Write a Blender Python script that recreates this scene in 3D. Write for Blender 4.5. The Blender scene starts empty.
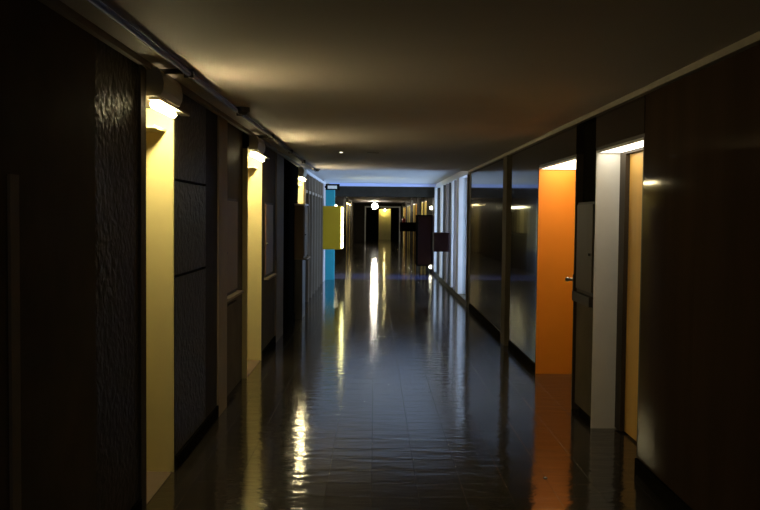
import bpy, bmesh, math, random
from mathutils import Matrix, Vector
random.seed(7)
S = bpy.context.scene
COL = S.collection

# ------------------------------------------------------------------ camera
F_PX = 900.0
cam_d = bpy.data.cameras.new('camera'); cam = bpy.data.objects.new('camera', cam_d); COL.objects.link(cam)
cam_d.sensor_width = 36.0; cam_d.lens = F_PX / 760.0 * 36.0
cam_d.clip_start = 0.02; cam_d.clip_end = 300
pitch = -math.atan(39 / F_PX); yaw = -math.atan(6 / F_PX); roll = 0.010
cam.matrix_world = (Matrix.Translation((0, 0, 1.5)) @ Matrix.Rotation(yaw, 4, 'Z')
                    @ Matrix.Rotation(math.pi / 2 + pitch, 4, 'X') @ Matrix.Rotation(roll, 4, 'Z'))
S.camera = cam

# ------------------------------------------------------------------ world, exposure
W = bpy.data.worlds.new('sky'); S.world = W; W.use_nodes = True
bgn = W.node_tree.nodes['Background']
bgn.inputs['Color'].default_value = (0.50, 0.62, 1.0, 1)
bgn.inputs['Strength'].default_value = 11.0
S.view_settings.view_transform = 'Standard'; S.view_settings.look = 'None'
S.view_settings.exposure = 0.0; S.view_settings.gamma = 1.0; S.view_settings.use_curve_mapping = False
S.cycles.use_denoising = True
S.cycles.sample_clamp_indirect = 3.0
S.cycles.max_bounces = 10; S.cycles.diffuse_bounces = 5; S.cycles.glossy_bounces = 5

def portal(x, y0, y1, z0, z1, to_right):
    l = bpy.data.lights.new('window_daylight', 'AREA'); l.shape = 'RECTANGLE'
    l.size = z1 - z0; l.size_y = y1 - y0
    l.cycles.is_portal = True
    o = bpy.data.objects.new('window_daylight', l); COL.objects.link(o)
    o.location = (x, (y0 + y1) / 2, (z0 + z1) / 2)
    o.rotation_euler = (0, -math.pi / 2 if to_right else math.pi / 2, 0)
    return o

XL, XR, H = -1.15, 1.56, 2.25      # wall faces, ceiling height
portal(1.72, 14.85, 23.0, 0.1, 2.15, False)
portal(-3.9, 21.25, 23.3, 0.1, 2.2, True)

# ------------------------------------------------------------------ materials
def nt(name):
    m = bpy.data.materials.new(name); m.use_nodes = True
    return m, m.node_tree.nodes, m.node_tree.links, m.node_tree.nodes['Principled BSDF']

def mat(name, col, rough=0.6, spec=0.5, metal=0.0, var=0.12, vscale=6.0, bump=0.0, bscale=30.0, bdist=0.01,
        stretch=(1, 1, 1), rvar=0.0, coat=0.0, trans=0.0, emit=None, estr=0.0):
    m, N, L, P = nt(name)
    P.inputs['Roughness'].default_value = rough
    P.inputs['Specular IOR Level'].default_value = spec
    P.inputs['Metallic'].default_value = metal
    P.inputs['Coat Weight'].default_value = coat
    P.inputs['Coat Roughness'].default_value = 0.08
    tc = N.new('ShaderNodeTexCoord'); mp = N.new('ShaderNodeMapping')
    mp.inputs['Scale'].default_value = stretch
    L.new(tc.outputs['Object'], mp.inputs['Vector'])
    nz = N.new('ShaderNodeTexNoise'); nz.inputs['Scale'].default_value = vscale; nz.inputs['Detail'].default_value = 5
    L.new(mp.outputs[0], nz.inputs['Vector'])
    mx = N.new('ShaderNodeMix'); mx.data_type = 'RGBA'
    mx.inputs[6].default_value = tuple(c * (1 - var) for c in col) + (1,)
    mx.inputs[7].default_value = tuple(min(1, c * (1 + var)) for c in col) + (1,)
    L.new(nz.outputs['Fac'], mx.inputs[0]); L.new(mx.outputs[2], P.inputs['Base Color'])
    if rvar:
        mr = N.new('ShaderNodeMapRange'); mr.inputs['To Min'].default_value = max(0.02, rough - rvar)
        mr.inputs['To Max'].default_value = rough + rvar
        L.new(nz.outputs['Fac'], mr.inputs['Value']); L.new(mr.outputs[0], P.inputs['Roughness'])
    if bump:
        n2 = N.new('ShaderNodeTexNoise'); n2.inputs['Scale'].default_value = bscale; n2.inputs['Detail'].default_value = 4
        L.new(mp.outputs[0], n2.inputs['Vector'])
        b = N.new('ShaderNodeBump'); b.inputs['Strength'].default_value = bump; b.inputs['Distance'].default_value = bdist
        L.new(n2.outputs['Fac'], b.inputs['Height']); L.new(b.outputs[0], P.inputs['Normal'])
    if emit:
        P.inputs['Emission Color'].default_value = emit + (1,); P.inputs['Emission Strength'].default_value = estr
    return m

def emis(name, col, strength):
    m, N, L, P = nt(name)
    P.inputs['Base Color'].default_value = (0.8, 0.8, 0.8, 1)
    P.inputs['Emission Color'].default_value = col + (1,)
    P.inputs['Emission Strength'].default_value = strength
    return m

def floor_mat():
    m, N, L, P = nt('dark_polished_tiles')
    tc = N.new('ShaderNodeTexCoord')
    br = N.new('ShaderNodeTexBrick'); br.offset = 0.0
    br.inputs['Scale'].default_value = 1.0
    br.inputs['Brick Width'].default_value = 0.25; br.inputs['Row Height'].default_value = 0.25
    br.inputs['Mortar Size'].default_value = 0.0022; br.inputs['Mortar Smooth'].default_value = 0.3
    br.inputs['Color1'].default_value = (0.034, 0.028, 0.020, 1)
    br.inputs['Color2'].default_value = (0.060, 0.050, 0.037, 1)
    br.inputs['Mortar'].default_value = (0.06, 0.055, 0.045, 1)
    L.new(tc.outputs['Object'], br.inputs['Vector'])
    n0 = N.new('ShaderNodeTexNoise'); n0.inputs['Scale'].default_value = 2.2; n0.inputs['Detail'].default_value = 6
    L.new(tc.outputs['Object'], n0.inputs['Vector'])
    mu = N.new('ShaderNodeMix'); mu.data_type = 'RGBA'; mu.blend_type = 'MULTIPLY'; mu.inputs[0].default_value = 0.6
    L.new(br.outputs['Color'], mu.inputs[6]); L.new(n0.outputs['Fac'], mu.inputs[7]); L.new(mu.outputs[2], P.inputs['Base Color'])
    mr = N.new('ShaderNodeMapRange'); mr.inputs['To Min'].default_value = 0.06; mr.inputs['To Max'].default_value = 0.13
    L.new(n0.outputs['Fac'], mr.inputs['Value']); L.new(mr.outputs[0], P.inputs['Roughness'])
    P.inputs['Specular IOR Level'].default_value = 0.6
    # slow swell of the laid floor + each tile's own slight tilt
    mp = N.new('ShaderNodeMapping'); mp.inputs['Scale'].default_value = (2.2, 5.5, 1)
    L.new(tc.outputs['Object'], mp.inputs['Vector'])
    n1 = N.new('ShaderNodeTexNoise'); n1.inputs['Scale'].default_value = 2.0; n1.inputs['Detail'].default_value = 4
    n1.inputs['Roughness'].default_value = 0.55
    L.new(mp.outputs[0], n1.inputs['Vector'])
    b1 = N.new('ShaderNodeBump'); b1.inputs['Strength'].default_value = 1.0; b1.inputs['Distance'].default_value = 0.0034
    L.new(n1.outputs['Fac'], b1.inputs['Height'])
    b2 = N.new('ShaderNodeBump'); b2.inputs['Strength'].default_value = 0.6; b2.inputs['Distance'].default_value = 0.002
    b2.invert = True
    L.new(br.outputs['Fac'], b2.inputs['Height']); L.new(b1.outputs[0], b2.inputs['Normal'])
    L.new(b2.outputs[0], P.inputs['Normal'])
    return m

def concrete_mat():
    m, N, L, P = nt('cast_concrete_relief')
    tc = N.new('ShaderNodeTexCoord')
    v = N.new('ShaderNodeTexVoronoi'); v.inputs['Scale'].default_value = 26; v.feature = 'SMOOTH_F1'
    n = N.new('ShaderNodeTexNoise'); n.inputs['Scale'].default_value = 14; n.inputs['Detail'].default_value = 6
    ds = N.new('ShaderNodeVectorMath'); ds.operation = 'ADD'
    sc = N.new('ShaderNodeVectorMath'); sc.operation = 'SCALE'; sc.inputs['Scale'].default_value = 0.10
    L.new(tc.outputs['Object'], n.inputs['Vector']); L.new(n.outputs['Color'], sc.inputs[0])
    L.new(tc.outputs['Object'], ds.inputs[0]); L.new(sc.outputs[0], ds.inputs[1]); L.new(ds.outputs[0], v.inputs['Vector'])
    cr = N.new('ShaderNodeMix'); cr.data_type = 'RGBA'
    cr.inputs[6].default_value = (0.070, 0.058, 0.036, 1); cr.inputs[7].default_value = (0.036, 0.030, 0.018, 1)
    L.new(v.outputs['Distance'], cr.inputs[0]); L.new(cr.outputs[2], P.inputs['Base Color'])
    P.inputs['Roughness'].default_value = 0.40; P.inputs['Specular IOR Level'].default_value = 0.03
    b = N.new('ShaderNodeBump'); b.inputs['Strength'].default_value = 0.7; b.inputs['Distance'].default_value = 0.010
    b.invert = True
    L.new(v.outputs['Distance'], b.inputs['Height']); L.new(b.outputs[0], P.inputs['Normal'])
    return m

def glass_mat():
    m, N, L, P = nt('window_glass')
    N.remove(P)
    g = N.new('ShaderNodeBsdfGlossy'); g.inputs['Roughness'].default_value = 0.02
    t = N.new('ShaderNodeBsdfTransparent'); t.inputs['Color'].default_value = (0.86, 0.95, 0.96, 1)
    f = N.new('ShaderNodeFresnel'); f.inputs['IOR'].default_value = 1.3
    mx = N.new('ShaderNodeMixShader')
    L.new(f.outputs[0], mx.inputs[0]); L.new(t.outputs[0], mx.inputs[1]); L.new(g.outputs[0], mx.inputs[2])
    L.new(mx.outputs[0], N['Material Output'].inputs['Surface'])
    return m

M = dict(
    floor=floor_mat(), concrete=concrete_mat(), glass=glass_mat(),
    ceiling=mat('painted_ceiling', (0.58, 0.52, 0.46), 0.7, var=0.08, vscale=1.5, bump=0.15, bscale=60, bdist=0.004),
    ceil_white=mat('white_ceiling_paint', (0.60, 0.58, 0.55), 0.7, var=0.05, bump=0.1, bscale=60, bdist=0.004),
    dark_wall=mat('dark_plastered_wall', (0.036, 0.030, 0.022), 0.6, spec=0.02, var=0.25, vscale=9, bump=0.5, bscale=40, bdist=0.004),
    smooth_dark=mat('smooth_dark_panel', (0.10, 0.083, 0.056), 0.6, spec=0.01, var=0.3, vscale=4),
    gloss_wood=mat('varnished_dark_wood', (0.024, 0.018, 0.014), 0.055, spec=0.08, var=0.35, vscale=5, stretch=(1, 1, 0.12),
                   bump=0.10, bscale=3.0, bdist=0.006, rvar=0.04),
    near_wood=mat('dull_dark_wood', (0.040, 0.025, 0.016), 0.06, spec=0.01, var=0.35, vscale=5, stretch=(1, 1, 0.12), bump=.1, bscale=3, bdist=.005),
    black=mat('black_void', (0.009, 0.008, 0.006), 0.6, spec=0.0),
    cream=mat('cream_jamb_paint', (0.90, 0.79, 0.36), 0.55, var=0.10, vscale=5, bump=0.1, bscale=25, bdist=0.003),
    white=mat('white_jamb_paint', (0.72, 0.70, 0.64), 0.5, var=0.10, vscale=6, bump=0.1, bscale=25, bdist=0.003),
    orange=mat('orange_jamb_paint', (0.87, 0.25, 0.010), 0.45, var=0.05, vscale=4),
    ochre=mat('ochre_wood_door', (0.75, 0.43, 0.09), 0.4, var=0.18, vscale=7, stretch=(1, 1, 0.1)),
    door_brown=mat('brown_wood_door', (0.16, 0.085, 0.04), 0.4, var=0.25, vscale=7, stretch=(1, 1, 0.1)),
    frame_dark=mat('dark_door_frame', (0.05, 0.038, 0.026), 0.5, spec=.12),
    post=mat('grey_beige_post', (0.26, 0.205, 0.135), 0.55, spec=.05, var=0.15, vscale=8),
    post_dull=mat('dull_post', (0.22, 0.18, 0.12), 0.6, spec=.05, var=0.25, vscale=8),
    hatch_dull=mat('dull_hatch_panel', (0.10, 0.082, 0.062), 0.5, spec=.1),
    panel_beige=mat('faded_hatch_panel', (0.24, 0.18, 0.12), 0.5, spec=.05, var=0.15, vscale=5),
    trim=mat('pale_cornice', (0.30, 0.26, 0.20), 0.6, spec=.2, var=0.15, vscale=10),
    metal=mat('brushed_metal', (0.55, 0.53, 0.48), 0.28, metal=0.9, var=0.1),
    dark_metal=mat('dark_metal', (0.08, 0.075, 0.065), 0.4, metal=0.6),
    conduit=mat('painted_conduit', (0.10, 0.085, 0.065), 0.7, spec=0.2, var=0.1),
    cyan=mat('cyan_paint', (0.02, 0.34, 0.42), 0.5, var=0.04),
    pink_grey=mat('pinkish_grey_plaster', (0.50, 0.42, 0.40), 0.6),
    grey_panel=mat('grey_metal_panel', (0.022, 0.018, 0.014), 0.4, spec=.04, var=0.2, vscale=3, stretch=(1, 3, .2)),
    fin=mat('pale_concrete_mullion', (0.62, 0.56, 0.50), 0.6, var=0.15, vscale=6),
    fin_brown=mat('brownish_mullion', (0.20, 0.15, 0.12), 0.6, spec=.2, var=0.2, vscale=6),
    daylit_blue=mat('painted_blue_daylight', (0.62, 0.66, 0.95), 0.6, var=.04),  # bluish daylight on the bay's end face, put into its colour
    daylight_band=mat('painted_daylight_band', (0.065, 0.065, 0.13), 0.12, var=0.1, vscale=6),  # blue tint of daylight on the floor, given as colour
    red_dark=mat('dark_red_lacquer', (0.030, 0.009, 0.008), 0.4, spec=.15),
    red=mat('red_enamel', (0.35, 0.02, 0.015), 0.3),
    shade=mat('lamp_shade_enamel', (0.46, 0.42, 0.30), 0.5),
    yellow_face=mat('yellow_acrylic', (0.50, 0.32, 0.006), 0.45, var=0.04, emit=(0.62, 0.46, 0.03), estr=0.05),
    lamp_warm=emis('warm_tube_glow', (1.0, 0.83, 0.44), 150.0),
    lamp_strip=emis('strip_tube_glow', (1.0, 0.92, 0.55), 28.0),
    lamp_far=emis('far_tube_glow', (1.0, 0.80, 0.36), 30.0),
    lamp_up=emis('warm_uplight_glow', (1.0, 0.82, 0.5), 3.0),
    soffit_white=emis('diffuser_glow_white', (1.0, 0.92, 0.74), 5.5),
    soffit_warm=emis('diffuser_glow_warm', (1.0, 0.86, 0.56), 7.5),
    bulb_white=emis('globe_glow', (1.0, 0.92, 0.75), 110.0),
    fill_globe=emis('fill_globe_glow', (1.0, 0.90, 0.80), 36.0),  # added fill light, out of view
    soffit_far=emis('far_diffuser_glow', (1.0, 0.80, 0.36), 2.6),
    far_glow=emis('far_lamp_glow', (1.0, 0.80, 0.30), 150.0),
    yellow_glow=emis('yellow_edge_glow', (1.0, 0.93, 0.30), 7.0),
    sign_glow=emis('sign_glow', (0.75, 1.0, 0.80), 0.08),
    pin_glow=emis('pin_glow', (1.0, 0.95, 0.7), 6.0),
)

# ------------------------------------------------------------------ mesh helpers
def bx(bm, x0, x1, y0, y1, z0, z1, bev=0.0):
    r = bmesh.ops.create_cube(bm, size=1.0)
    sx, sy, sz = abs(x1 - x0), abs(y1 - y0), abs(z1 - z0)
    for v in r['verts']:
        v.co = Vector(((x0 + x1) / 2 + v.co.x * sx, (y0 + y1) / 2 + v.co.y * sy, (z0 + z1) / 2 + v.co.z * sz))
    if bev:
        es = list({e for v in r['verts'] for e in v.link_edges})
        bmesh.ops.bevel(bm, geom=es, offset=bev, segments=2, affect='EDGES', profile=0.6)

def tube(bm, p0, p1, r, seg=16, r2=None):
    p0, p1 = Vector(p0), Vector(p1); d = p1 - p0
    mt = Matrix.Translation((p0 + p1) / 2) @ d.to_track_quat('Z', 'Y').to_matrix().to_4x4()
    bmesh.ops.create_cone(bm, cap_ends=True, segments=seg, radius1=r, radius2=r if r2 is None else r2, depth=d.length, matrix=mt)

def ball(bm, c, r, sz=1.0, seg=20):
    bmesh.ops.create_uvsphere(bm, u_segments=seg, v_segments=seg // 2, radius=r,
                              matrix=Matrix.Translation(c) @ Matrix.Diagonal((1, 1, sz, 1)))

def prism_y(bm, prof, y0, y1):
    """closed XZ profile extruded along Y"""
    a = [bm.verts.new((x, y0, z)) for x, z in prof]; b = [bm.verts.new((x, y1, z)) for x, z in prof]
    n = len(prof)
    bm.faces.new(a); bm.faces.new(list(reversed(b)))
    for i in range(n):
        j = (i + 1) % n
        bm.faces.new((a[j], a[i], b[i], b[j]))
    bmesh.ops.recalc_face_normals(bm, faces=bm.faces[:])

def obj(name, bm, m, parent=None, smooth=False):
    me = bpy.data.meshes.new(name)
    # keep the object's origin at its own base
    xs = [v.co.x for v in bm.verts]; ys = [v.co.y for v in bm.verts]; zs = [v.co.z for v in bm.verts]
    c = Vector(((min(xs) + max(xs)) / 2, (min(ys) + max(ys)) / 2, min(zs)))
    if parent is not None or m is M.get('floor'):
        c = Vector((0, 0, 0)) if parent is None else Vector((0, 0, 0))
    for v in bm.verts: v.co -= c
    bm.to_mesh(me); bm.free()
    me.materials.append(m)
    if smooth:
        for p in me.polygons: p.use_smooth = True
    o = bpy.data.objects.new(name, me); COL.objects.link(o)
    o.location = c
    if parent is not None: o.parent = parent
    return o

def tag(o, label, cat, group=None):
    o['label'] = label; o['category'] = cat
    if group: o['group'] = group
    return o

def thing(name, label, cat, loc, group=None):
    o = bpy.data.objects.new(name, None); COL.objects.link(o); o.location = loc
    o.empty_display_size = 0.1
    return tag(o, label, cat, group)

def struct(name, boxes, m, parent=None, bev=0.0):
    bm = bmesh.new()
    for b in boxes: bx(bm, *b, bev=bev)
    o = obj(name, bm, m, parent)
    if parent is None: o['kind'] = 'structure'
    return o

def copy_tree(o, dy=0, dx=0, dz=0, parent=None):
    c = o.copy(); COL.objects.link(c)
    if parent is not None: c.parent = parent
    else: c.location = o.location + Vector((dx, dy, dz))
    for ch in [k for k in list(bpy.data.objects) if k.parent == o]:
        copy_tree(ch, parent=c)
    return c

# ------------------------------------------------------------------ the setting
END = 52.0
bm = bmesh.new(); bx(bm, -4.2, 2.3, -14, 60, -0.12, 0.0); o = obj('floor', bm, M['floor']); o['kind'] = 'structure'
# ceiling: low stretch, raised bay 14.8-23.0, low stretch again behind a downstand
struct('ceiling', [(-4.2, 2.3, -14, 14.8, H, H + 0.3), (-4.2, 2.3, 23.0, 60, H, H + 0.3)], M['ceiling'])
struct('ceiling_bay', [(-4.2, 2.3, 14.8, 23.0, 2.33, 2.55)], M['ceil_white'])
struct('trim_1', [(XL, XR, 22.94, 23.0, H + 0.003, 2.33)], M['daylit_blue'])
struct('trim_2', [(XL, XR, 23.0, 23.35, 1.99, H)], M['dark_wall'])
struct('wall_back', [(-1.7, 2.1, -14.1, -14, 0, H)], M['dark_wall'])

def dwall(side, y0, y1, m='dark_wall', z0=0.0, z1=H, proud=0.0, name=None):
    if side < 0: b = (XL - 0.5, XL + proud, y0, y1, z0, z1)
    else:        b = (XR - proud, XR + 0.5, y0, y1, z0, z1)
    return struct(name or ('wall_left' if side < 0 else 'wall_right'), [b], M[m])

DN = [0]
def niche(side, y0, y1, top, depth, jamb, doorm, soffit=None, frame='frame_dark', name_tail=''):
    """a door recess: lintel, far and near reveals, soffit, door with frame and handle"""
    X = XL if side < 0 else XR
    s = side
    back = X + s * depth
    def bb(xa, xb, *r): return (min(xa, xb), max(xa, xb)) + r
    wn = 'wall_left' if s < 0 else 'wall_right'
    struct(wn, [bb(X, X + s * 0.5, y0, y1, top + 0.02, H)], M['dark_wall'] if s < 0 else M['gloss_wood'])
    # lining: far reveal faces the corridor's near end
    struct('wall_recess', [bb(X + s * 0.004, back, y1 - 0.02, y1, 0, top)], M[jamb])
    struct('wall_recess', [bb(X + s * 0.004, back, y0, y0 + 0.02, 0, top)], M['frame_dark' if s > 0 else jamb])
    struct('wall_recess', [bb(X + s * 0.004, X + s * 0.5, y0, y1, top, top + 0.02)], M['frame_dark'])
    struct(wn, [bb(back + s * 0.06, X + s * 0.5, y0, y1, 0, top)], M['black'])
    if s < 0: struct('floor_threshold', [bb(X + s * 0.01, back, y0 + 0.02, y1 - 0.02, 0.0, 0.004)], M['panel_beige'])
    DN[0] += 1
    ym0, ym1 = y0 + 0.02, y1 - 0.02
    d = struct('door_%d' % DN[0], [bb(back, back + s * 0.05, ym0 + 0.09, ym1 - 0.14, 0.015, top - 0.03)], M[doorm])
    # door frame
    bm = bmesh.new()
    bx(bm, *bb(back - s * 0.03, back + s * 0.05, ym0, ym0 + 0.09, 0.012, top))
    bx(bm, *bb(back - s * 0.03, back + s * 0.05, ym1 - 0.14, ym1, 0.012, top))
    bx(bm, *bb(back - s * 0.03, back + s * 0.05, ym0 + 0.09, ym1 - 0.14, top - 0.03, top))
    for v in bm.verts: v.co -= d.location
    obj('door_frame', bm, M[frame], d)
    bm = bmesh.new()
    hy = ym0 + 0.24
    tube(bm, (back, hy, 0.98), (back - s * 0.05, hy, 0.98), 0.012)
    tube(bm, (back - s * 0.05, hy + 0.01, 0.98), (back - s * 0.05, hy - 0.11, 0.98), 0.010)
    bx(bm, *bb(back, back - s * 0.006, hy - 0.022, hy + 0.022, 0.88, 1.05))
    for v in bm.verts: v.co -= d.location
    obj('door_handle', bm, M['metal'], d)
    if soffit:
        bm = bmesh.new(); bx(bm, *bb(X + s * 0.02, back - s * 0.02, y0 + 0.03, y1 - 0.03, top - 0.015, top - 0.001))
    return d

def soffit_lamp(y0, y1, depth, top, glow, label):
    t = thing('soffit_lamp', label, 'ceiling lamp', (XR + depth / 2, (y0 + y1) / 2, top), 'flush lamps in the door soffits')
    L = t.location
    def put(name, boxes, m):
        bm = bmesh.new()
        for b in boxes: bx(bm, *b)
        for v in bm.verts: v.co -= L
        return obj(name, bm, M[m], t)
    xa, xb, ya, yb = XR + 0.006, XR + depth - 0.01, y0 + 0.021, y1 - 0.021
    put('frame', [(xa, xa + .012, ya, yb, top - .016, top - .0005), (xb - .012, xb, ya, yb, top - .016, top - .0005),
                  (xa, xb, ya, ya + .012, top - .016, top - .0005), (xa, xb, yb - .012, yb, top - .016, top - .0005)], 'metal')
    put('diffuser', [(xa + .012, xb - .012, ya + .012, yb - .012, top - .012, top - .001)], glow)
    return t

def hood_lamp(y0, y1, top, label, strength='lamp_warm'):
    """wall lamp over a left-hand door: rounded hood outside, tube in the recess, small board under it"""
    t = thing('wall_lamp', label, 'wall lamp', (XL, (y0 + y1) / 2, top - 0.12), 'hooded lamps over the left doors')
    L = t.location
    def fin(bm, name, m, smooth=False, par=t):
        for v in bm.verts: v.co -= L
        return obj(name, bm, M[m], par, smooth)
    # hood: shell with D shaped ends, open below and above
    out = [(0.0, .15), (.03, .15), (.062, .135), (.080, .105), (.088, .065), (.084, .030), (.070, .0)]
    inn = [(.062, .004), (.075, .032), (.079, .065), (.071, .100), (.055, .126), (.02, .14), (.0, .14)]
    hl0, hl1 = y0 + 0.06, y0 + 0.06 + min(0.5, (y1 - y0) * 0.62)
    zb = top - 0.01
    bm = bmesh.new()
    shell = [(XL + x, zb + z) for x, z in out[2:]] + [(XL + x, zb + z) for x, z in inn[:5]]
    prism_y(bm, shell, hl0, hl1)
    cap0 = 0; cap = [(XL, zb + .15)] + [(XL + x, zb + z) for x, z in out[1:]] + [(XL, zb + .0)]
    prism_y(bm, cap, hl0 - 0.008, hl0)
    prism_y(bm, cap, hl1, hl1 + 0.008)
    fin(bm, 'hood', 'shade')
    bm = bmesh.new(); bx(bm, XL, XL + 0.055, y0 + 0.10, y1 + 0.16, top - 0.022, top - 0.010)
    fin(bm, 'ledge', 'trim')
    bm = bmesh.new(); tube(bm, (XL + .035, hl0 + .03, zb + .08), (XL + .035, hl1 - .03, zb + .08), 0.014)
    fin(bm, 'uplight_tube', 'lamp_up', True)
    bm = bmesh.new(); tube(bm, (XL + .018, y0 + .12, top - .045), (XL + .018, y1 - .12, top - .045), 0.017)
    fin(bm, 'tube', strength, True)
    bm = bmesh.new(); bx(bm, XL - .20, XL - .045, y1 - 0.30, y1 - 0.021, top - .135, top - .12)
    fin(bm, 'board', 'cream')
    return t

# ---- left wall, front to back
dwall(-1, -14, 2.80, 'smooth_dark'); 
dwall(-1, 2.80, 3.72, 'smooth_dark')
struct('trim_3', [(XL, XL + 0.010, 2.83, 2.90, 0, 1.62)], M['post_dull'])
dwall(-1, 3.72, 4.50, 'concrete')
struct('trim_4', [(XL - 0.001, XL + 0.012, 4.40, 4.50, 0, H - 0.02)], M['smooth_dark'])
niche(-1, 4.50, 5.20, 2.10, 0.42, 'cream', 'door_brown')
dwall(-1, 5.20, 6.15, 'concrete', 0.0, 1.13); dwall(-1, 5.20, 6.15, 'concrete', 1.145, 1.69); dwall(-1, 5.20, 6.15, 'concrete', 1.705, H)
dwall(-1, 6.15, 6.60, 'dark_wall')
dwall(-1, 6.60, 8.20, 'smooth_dark', proud=-0.05)
struct('trim_5', [(XL - 0.05, XL + 0.012, 6.60, 6.98, 0, H - 0.02)], M['post'])
niche(-1, 8.20, 9.24, 2.10, 0.42, 'cream', 'door_brown')
dwall(-1, 9.24, 10.45, 'smooth_dark')
dwall(-1, 10.45, 11.35, 'smooth_dark', proud=-0.03)
struct('trim_6', [(XL - 0.03, XL + 0.012, 10.50, 11.30, 0, H - 0.02)], M['post'])
dwall(-1, 11.35, 13.55, 'black')
niche(-1, 13.55, 14.60, 2.10, 0.42, 'cream', 'door_brown')
# glazed metal screen 14.8 - 20
dwall(-1, 14.60, 20.3, 'smooth_dark', proud=-0.08)
y = 14.75; k = 0
while y < 20.0:
    struct('trim_%d' % (7 + k), [(XL - 0.08, XL + 0.02, y, y + 0.05, 0, H - 0.02)], M['panel_beige']); k += 1
    w = 0.82
    struct('wall_left', [(XL - 0.08, XL - 0.03, y + 0.08, y + w, 0, 1.88)], M['grey_panel'])
    struct('wall_left', [(XL - 0.08, XL - 0.0, y + 0.08, y + w, 1.88, 1.93)], M['post'])
    struct('wall_left', [(XL - 0.08, XL - 0.04, y + 0.08, y + w, 1.93, 2.18)], M['fin'])
    y += w
struct('wall_left', [(XL - 0.5, XL + 0.01, 20.3, 21.0, 0, 2.3)], M['pink_grey'])
struct('wall_cyan', [(XL - 0.5, XL + 0.22, 21.0, 21.2, 0, 2.2)], M['cyan'])
# lift lobby opening on the left
struct('wall_lobby', [(-4.0, XL - 0.5, 21.0, 21.2, 0, H), ], M['white'])
struct('wall_lobby', [(-4.0, XL - 0.01, 23.36, 23.5, 0, H)], M['white'])
struct('window_1', [(-4.0, -3.94, 21.2, 21.26, 0, 2.2), (-4.0, -3.94, 23.3, 23.36, 0, 2.2), (-4.0, -3.94, 21.26, 23.3, 0, .1),
                    (-4.0, -3.94, 21.26, 23.3, 2.14, 2.2), (-4.0, -3.94, 22.25, 22.31, .1, 2.14)], M['fin'])
struct('window_2', [(-3.975, -3.965, 21.26, 23.3, .1, 2.14)], M['glass'])
struct('wall_lobby', [(-4.05, -3.94, 21.0, 23.5, 2.2, 2.6)], M['white'])
struct('wall_lobby', [(-4.2, -3.94, 23.36, 24, 0, 2.6), (-4.2, -3.94, 20, 21.2, 0, 2.6)], M['white'])
# beyond
dwall(-1, 23.5, 25.6, 'dark_wall'); dwall(-1, 25.6, 29.2, 'dark_wall', 0, 1.0); dwall(-1, 25.6, 29.2, 'dark_wall', 1.85, H)
struct('wall_recess', [(XL - .5, XL - .42, 25.6, 29.2, 1.0, 1.85)], M['cream'])
dwall(-1, 29.2, 37.0, 'dark_wall'); niche(-1, 37.0, 38.3, 2.05, 0.42, 'cream', 'door_brown')
dwall(-1, 38.3, 41.0, 'dark_wall'); niche(-1, 41.0, 42.6, 2.05, 0.42, 'cream', 'door_brown')
dwall(-1, 42.6, END, 'dark_wall')

# ---- right wall
dwall(1, -14, 4.36, 'near_wood'); dwall(1, 4.37, 5.24, 'near_wood', proud=-0.004)
d1 = niche(1, 5.24, 6.38, 1.975, 0.20, 'white', 'ochre')
dwall(1, 6.38, 7.00, 'black', proud=-0.06)
niche(1, 7.00, 8.60, 1.975, 0.40, 'orange', 'door_brown')
dwall(1, 8.60, 10.25, 'gloss_wood'); dwall(1, 10.25, 10.95, 'black', proud=-0.06)
struct('trim_20', [(XR - 0.03, XR + .05, 10.45, 10.75, 0, H - 0.02)], M['smooth_dark'])
dwall(1, 10.95, 12.7, 'gloss_wood'); dwall(1, 12.71, 14.60, 'gloss_wood', proud=-0.003)
# window band
dwall(1, 14.60, 14.85, 'smooth_dark', z1=2.33)
struct('wall_right', [(XR, XR + 0.5, 14.85, 23.0, 2.2, 2.4)], M['fin'])
struct('wall_right', [(XR - 0.02, XR + 0.12, 14.85, 23.0, 0.0, 0.10)], M['smooth_dark'])
fy = [(14.85, 14.92), (16.35, 16.85), (17.25, 17.35), (17.8, 18.05), (18.5, 18.62), (19.1, 19.4), (20.0, 20.1), (20.6, 21.0), (21.9, 22.0), (22.85, 23.0)]
for i, (a, b) in enumerate(fy):
    struct('trim_%d' % (21 + i), [(XR - 0.03, XR + 0.14, a, b, 0.10, 2.2)], M[['smooth_dark', 'fin', 'fin_brown', 'fin', 'frame_dark', 'fin_brown', 'frame_dark', 'fin', 'frame_dark', 'fin'][i]])
for i in range(len(fy) - 1):
    struct('window_%d' % (3 + i), [(XR + 0.045, XR + 0.053, fy[i][1], fy[i + 1][0], 0.10, 2.2)], M['glass'])
dwall(1, 23.0, 24.2, 'red_dark')
dwall(1, 24.2, 27.0, 'dark_wall')
ry = 27.0
for k in range(4):
    niche(1, ry, ry + 1.2, 1.975, 0.35, 'cream' if k % 2 == 0 else 'ochre', 'door_brown')
    dwall(1, ry + 1.2, ry + 1.9, 'dark_wall')
    niche(1, ry + 1.9, ry + 3.1, 1.975, 0.35, 'cream', 'door_brown')
    dwall(1, ry + 3.1, ry + 6.2 if k < 3 else END, 'dark_wall')
    ry += 6.2
struct('trim_50', [(XL + .05, XR - .05, 21.35, 23.3, -0.01, 0.003)], M['daylight_band'])  # daylight falling across the floor, laid as a thin blue sheet
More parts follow.
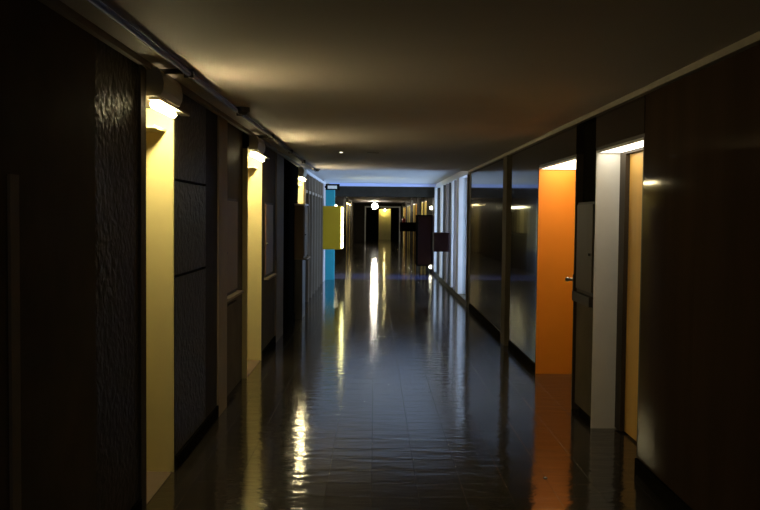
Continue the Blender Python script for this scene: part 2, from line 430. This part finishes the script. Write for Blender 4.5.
# ---- end of the corridor: cased opening with a lit room behind
struct('wall_end', [(XL - .5, -0.56, END, END + .2, 0, H), (-0.56, 1.50, END, END + .2, 2.06, H), (1.50, XR + .5, END, END + .2, 0, H)], M['dark_wall'])
struct('trim_40', [(-0.56, -0.49, END - .04, END + .2, 0, 2.06), (1.43, 1.50, END - .04, END + .2, 0, 2.06), (-0.49, 1.43, END - .04, END + .2, 1.99, 2.06)], M['white'])
struct('wall_end', [(-1.7, 0.28, 57, 57.2, 0, H), (1.05, 2.1, 57, 57.2, 0, H), (0.28, 1.05, 57, 57.2, 1.95, H)], M['black'])
struct('wall_far_left', [(-1.7, -1.6, END, 60, 0, H)], M['black']); struct('wall_far_right', [(2.06, 2.1, END, 60, 0, H)], M['black'])
struct('door_30', [(0.28, 1.05, 57.35, 57.4, 0, 1.95)], M['cream'])
struct('wall_far_back', [(-1.7, 2.1, 59.9, 60, 0, H)], M['black'])

# ---- cornices and plinths
struct('trim_41', [(XR - 0.035, XR, -14, 14.8, H - 0.035, H)], M['trim'])
struct('trim_42', [(XL, XL + 0.03, -14, 14.8, H - 0.03, H)], M['trim'])
struct('trim_43', [(XL, XL + 0.03, 14.8, 21.0, 2.2, 2.25), (XR - .03, XR, 14.8, 23.0, 2.2, 2.25)], M['ceil_white'])
struct('baseboard_right', [(XR - 0.012, XR, -14, 5.24, 0, 0.09), (XR - 0.012, XR, 8.6, 10.25, 0, 0.09), (XR - 0.012, XR, 10.95, 14.6, 0, 0.09)], M['black'])
struct('baseboard_left', [(XL, XL + .014, -14, 4.4, 0, 0.09), (XL, XL + .014, 5.2, 6.6, 0, 0.09), (XL, XL + .014, 9.24, 10.45, 0, 0.09), (XL, XL + .014, 11.35, 13.55, 0, 0.09)], M['black'])

# ------------------------------------------------------------------ lamps
def local(t, bm):
    for v in bm.verts: v.co -= t.location
    return bm
hood_lamp(4.50, 5.20, 2.10, 'rounded hood lamp glowing over the nearest cream doorway on the left')
hood_lamp(8.20, 9.24, 2.10, 'rounded hood lamp over the second cream doorway on the left')
hood_lamp(13.55, 14.60, 2.10, 'small bright lamp over the third doorway on the left, before the grey screen')
t = thing('strip_lamp', 'long fluorescent strip above the recess hidden behind the glowing yellow box', 'wall lamp', (XL, 27.4, 1.78))
bm = bmesh.new(); bx(bm, XL - .10, XL - .03, 25.7, 29.1, 1.82, 1.849); obj('housing', local(t, bm), M['metal'], t)
bm = bmesh.new(); tube(bm, (XL - .065, 25.8, 1.80), (XL - .065, 29.0, 1.80), .018); obj('tube', local(t, bm), M['lamp_strip'], t, True)
hood_lamp(37.0, 38.3, 2.05, 'tiny lamp at the far left, just past the yellow box', 'lamp_far')
hood_lamp(41.0, 42.6, 2.05, 'farthest tiny lamp on the left wall', 'lamp_far')
soffit_lamp(5.24, 6.38, 0.20, 1.975, 'soffit_white', 'white flush lamp above the white panelled doorway on the right')
soffit_lamp(7.00, 8.60, 0.40, 1.975, 'soffit_warm', 'white flush lamp above the orange doorway on the right')
names = ['first', 'second', 'third', 'fourth', 'fifth', 'sixth', 'seventh', 'eighth']
i = 0; ry = 27.0
for k in range(4):
    for off in (0, 1.9):
        soffit_lamp(ry + off, ry + off + 1.2, 0.35, 1.975, 'soffit_far', 'tiny yellow lamp over the %s far right doorway beyond the windows' % names[i]); i += 1
    ry += 6.2

# globe lamp near the far end
t = thing('globe_lamp', 'brilliant white globe lamp hanging at the far end before the framed opening', 'hanging lamp', (0.02, 46, H))
bm = bmesh.new(); ball(bm, (0.02, 46, 2.0), 0.15); obj('globe', local(t, bm), M['bulb_white'], t, True)
bm = bmesh.new(); tube(bm, (0.02, 46, 2.08), (0.02, 46, H), 0.012); tube(bm, (0.02, 46, H - .02), (0.02, 46, H), 0.05); obj('stem', local(t, bm), M['dark_metal'], t, True)
# unseen globe added behind the camera to fill the near corridor with light
t = thing('globe_lamp', 'white globe behind the viewpoint, added as fill light', 'hanging lamp', (0.2, -3.5, H))
bm = bmesh.new(); ball(bm, (0.2, -3.5, 2.0), 0.11); obj('globe', local(t, bm), M['fill_globe'], t, True)
bm = bmesh.new(); tube(bm, (0.2, -3.5, 2.1), (0.2, -3.5, H), 0.02); obj('stem', local(t, bm), M['dark_metal'], t, True)
# lamp behind the far lit door
t = thing('wall_lamp', 'small lamp over the lit yellow door seen through the end opening', 'wall lamp', (0.66, 57, 1.95))
bm = bmesh.new(); ball(bm, (0.66, 57.15, 1.88), 0.05); obj('bulb', local(t, bm), M['far_glow'], t, True)
bm = bmesh.new(); bx(bm, 0.58, 0.74, 57.05, 57.25, 1.93, 1.95); obj('mount', local(t, bm), M['dark_metal'], t)

# round wall light on the pilaster, plus glowing ball added as a bright spot
for (z, lab) in ((1.73, 'small round white lamp high on the dark red pier past the windows'), (0.16, 'small low glowing ball near the floor, added for a bright spot on the dark red pier')):
    t = thing('pier_glow', lab, 'wall lamp', (XR, 23.9, z - .05))
    bm = bmesh.new(); tube(bm, (XR, 23.9, z), (XR - .03, 23.9, z), 0.07, 24); obj('mount', local(t, bm), M['metal'], t)
    bm = bmesh.new(); ball(bm, (XR - .05, 23.9, z), 0.05); obj('bulb', local(t, bm), M['pin_glow'], t, True)

# ------------------------------------------------------------------ conduit, brackets, detector
bm = bmesh.new(); tube(bm, (-0.97, -13.9, 2.228), (-0.97, 14.78, 2.228), 0.014, 12)
t = thing('ceiling_conduit', 'long painted conduit running under the ceiling along the left wall', 'pipe', (-0.97, 5, 2.2))
obj('pipe', local(t, bm), M['conduit'], t, True)
for yy in (1.2, 3.0, 4.72, 6.5, 8.45, 10.4, 12.3, 14.2):
    bm = bmesh.new(); bx(bm, -0.995, -0.945, yy - .012, yy + .012, 2.208, H); obj('clip', local(t, bm), M['conduit'], t)
for yy, lab in ((4.66, 'dark cable arm crossing from the first hood lamp to the ceiling conduit'), (8.42, 'dark cable arm crossing from the second hood lamp to the ceiling conduit'),):
    bm = bmesh.new(); tube(bm, (XL, yy, 2.23), (-0.99, yy, 2.23), 0.014, 12); bx(bm, XL, XL + .035, yy - .035, yy + .035, 2.2, H - .005, bev=.004)
    tag(obj('cable_arm', bm, M['dark_metal']), lab, 'cable')
t = thing('smoke_detector', 'small dark round smoke detector beside the ceiling conduit', 'smoke detector', (-0.93, 6.35, 2.2))
bm = bmesh.new(); tube(bm, (-0.93, 6.35, H), (-0.93, 6.35, H - .03), 0.05, 24); obj('base', local(t, bm), M['dark_metal'], t)
bm = bmesh.new(); tube(bm, (-0.93, 6.35, H - .03), (-0.93, 6.35, H - .05), 0.04, 24, 0.022); obj('sensor_cap', local(t, bm), M['conduit'], t)
t = thing('smoke_detector', 'second dark smoke detector, farther along at the edge of the bright ceiling bay', 'smoke detector', (-0.93, 14.6, 2.2))
bm = bmesh.new(); tube(bm, (-0.93, 14.6, H), (-0.93, 14.6, H - .02), 0.045, 24); obj('base', local(t, bm), M['dark_metal'], t)
bm = bmesh.new(); tube(bm, (-0.93, 14.6, H - .02), (-0.93, 14.6, H - .04), 0.035, 24, 0.02); obj('sensor_cap', local(t, bm), M['dark_metal'], t)
for (x, w, lab) in ((-0.40, 0.022, 'tiny lit pin light in the dark ceiling before the bright bay'), (-0.02, 0.07, 'faint thin strip light in the middle of the dark ceiling')):
    t = thing('pin_light', lab, 'ceiling lamp', (x, 10.7, H))
    bm = bmesh.new(); bx(bm, x - w, x + w, 10.68, 10.72, H - .008, H - .0005, bev=.002); obj('housing', local(t, bm), M['trim'], t)
    bm = bmesh.new(); bx(bm, x - w * .6, x + w * .6, 10.672, 10.679, H - .007, H - .002); obj('lens', local(t, bm), M['pin_glow' if w < .03 else 'trim'], t)

# ------------------------------------------------------------------ delivery hatches beside the doors
def hatch(side, y0, y1, z0, z1, label, base=0.0, face='panel_beige', proud=0.03, rec=0.05, body='frame_dark'):
    X = XL if side < 0 else XR
    s = side
    def bb(xa, xb, *r): return (min(xa, xb), max(xa, xb)) + r
    t = thing('delivery_hatch', label, 'wall cabinet', (X, (y0 + y1) / 2, z0), 'delivery hatches beside the doors')
    bm = bmesh.new()
    bx(bm, *bb(X + s * rec, X - s * (proud - 0.012), y0, y1, z0, z1), bev=.004); obj('body', local(t, bm), M[body], t)
    bm = bmesh.new(); bx(bm, *bb(X - s * (proud - 0.012), X - s * proud, y0 + .02, y1 - .02, z0 + .03, z1 - .02), bev=.003)
    d = obj('hatch_door', local(t, bm), M[face if s < 0 else 'hatch_dull'], t)
    bm = bmesh.new(); tube(bm, (X - s * proud, y0 + .07, (z0 + z1) / 2 - .04), (X - s * (proud + .018), y0 + .07, (z0 + z1) / 2 - .04), .010); obj('knob', local(t, bm), M['dark_metal'], d)
    bm = bmesh.new(); bx(bm, *bb(X + s * rec, X - s * (proud + .035), y0 - .01, y1 + .12, z0 - .022, z0), bev=.004) if s < 0 else bx(bm, *bb(X + s * rec, X - s * (proud + .02), y0, y1 + .01, z0 - .07, z0)); obj('sill', local(t, bm), M['post' if s < 0 else 'frame_dark'], t)
    if rec <= 0.0: return t
    bm = bmesh.new(); bx(bm, *bb(X + s * rec, X + s * .02, y0, y1, 0.06, z0 - .075)); obj('lower_panel', local(t, bm), M['smooth_dark'], t)
    return t
hatch(-1, 7.02, 7.74, 0.84, 1.63, 'faded beige hatch cabinet on the left wall between the first two cream doorways', rec=.048, proud=-.02)
hatch(-1, 9.40, 10.1, 0.84, 1.63, 'dark edged hatch cabinet just past the second cream doorway on the left', face='door_brown', proud=.018, rec=-.002)
t = hatch(-1, 12.95, 13.53, 0.88, 1.64, 'deep beige hatch cabinet jutting out under the third lamp on the left wall', face='panel_beige', proud=.15, rec=-.002, body='panel_beige')
bm = bmesh.new(); bx(bm, XL + .002, XL + .12, 12.98, 13.5, 0.0, .858, bev=.004); obj('lower_panel', local(t, bm), M['dark_metal'], t)
bm = bmesh.new(); bx(bm, XL + .002, XL + .16, 12.93, 13.53, 1.64, 1.665, bev=.003); obj('top_board', local(t, bm), M['fin'], t)
hatch(1, 6.43, 6.97, 0.93, 1.62, 'dull brown hatch cabinet between the white and the orange doorways', rec=.058, proud=-.005)

# letter box just under it with knob
t = thing('door_knob_plate', 'small black knob with bright cap at the near edge of the orange doorway', 'door knob', (XR, 7.06, .98))
bm = bmesh.new(); bx(bm, XR - .004, XR + .003, 7.001, 7.019, .90, 1.06, bev=.002); obj('plate', local(t, bm), M['dark_metal'], t)
bm = bmesh.new(); tube(bm, (XR, 7.015, 1.02), (XR - .035, 7.015, 1.02), .012); ball(bm, (XR - .045, 7.015, 1.02), .018); obj('knob', local(t, bm), M['metal'], t, True)

# ------------------------------------------------------------------ illuminated yellow box and exit sign
t = thing('light_box', 'large glowing yellow box mounted on the left wall before the cyan pier', 'illuminated sign', (XL, 20.1, .75))
bm = bmesh.new(); bx(bm, XL + .01, -0.74, 19.9, 20.5, .75, 1.71, bev=.012); obj('case', local(t, bm), M['yellow_face'], t)
bm = bmesh.new()
n = 6
for k in range(n):
    z0 = .77 + k * .155
    bx(bm, -0.74, -0.70, 19.93, 20.47, z0, z0 + .145, bev=.018)
e = obj('glowing_edge', local(t, bm), M['yellow_glow'], t); e['label'] = 'bright scalloped yellow side'
t = thing('exit_sign', 'small dark framed lit sign hanging under the ceiling above the yellow box', 'sign', (-0.97, 20.6, 2.08))
bm = bmesh.new(); bx(bm, -1.12, -0.80, 20.58, 20.64, 2.08, 2.22, bev=.005); obj('case', local(t, bm), M['black'], t)
bm = bmesh.new(); bx(bm, -1.07, -0.86, 20.572, 20.579, 2.11, 2.18); obj('lit_panel', local(t, bm), M['sign_glow'], t)
bm = bmesh.new(); bx(bm, XL + .01, -1.12, 20.59, 20.63, 2.13, 2.17); obj('bracket', local(t, bm), M['black'], t)

# ------------------------------------------------------------------ dark boxes on the right wall
def wall_box(x0, y0, y1, z0, z1, label, m='red_dark'):
    t = thing('wall_box', label, 'wall box', (XR, y0, z0), None)
    bm = bmesh.new(); bx(bm, x0, XR - .035, y0 + .02, y1, z0, z1, bev=.008); obj('case', local(t, bm), M[m], t)
    bm = bmesh.new(); bx(bm, x0 + .02, XR - .06, y0, y0 + .019, z0 + .02, z1 - .02, bev=.004); obj('door', local(t, bm), M[m], t)
    return t
wall_box(1.20, 18.1, 18.5, .79, 1.18, 'dark red box jutting from the window wall on the right')
wall_box(.93, 32.5, 32.9, .95, 1.28, 'distant black box jutting from the right wall near the end opening', 'black')
t = thing('tall_cabinet', 'tall black cabinet against the right wall just past the dark red pier', 'cabinet', (1.3, 24.5, 0))
bm = bmesh.new(); bx(bm, 1.16, XR - .01, 24.3, 25.3, .16, 1.54, bev=.008); obj('body', local(t, bm), M['black'], t)
bm = bmesh.new(); bx(bm, 1.19, XR - .02, 24.28, 24.299, .2, 1.5, bev=.003); obj('door', local(t, bm), M['red_dark'], t)
for (a, b) in ((1.2, 24.36), (1.5, 24.36), (1.2, 25.24), (1.5, 25.24)):
    bm = bmesh.new(); tube(bm, (a, b, 0), (a, b, .165), .02); obj('leg', local(t, bm), M['dark_metal'], t)
t = thing('fire_extinguisher', 'red extinguisher on the right wall beside the far framed opening', 'fire extinguisher', (1.42, 44, .9))
bm = bmesh.new(); tube(bm, (1.44, 44, .95), (1.44, 44, 1.4), .09);  obj('cylinder', local(t, bm), M['red'], t, True)
bm = bmesh.new(); tube(bm, (1.44, 44, 1.4), (1.44, 44, 1.5), .02); obj('valve', local(t, bm), M['black'], t)
# fallen screw head on the floor
t = thing('floor_stud', 'tiny shiny metal stud on the dark floor at lower right', 'floor stud', (1.0, 5.12, 0))
bm = bmesh.new(); tube(bm, (1.0, 5.12, 0), (1.0, 5.12, .004), .012, 20); obj('rim', local(t, bm), M['dark_metal'], t)
bm = bmesh.new(); ball(bm, (1.0, 5.12, .004), .007, .6); obj('dome', local(t, bm), M['metal'], t, True)
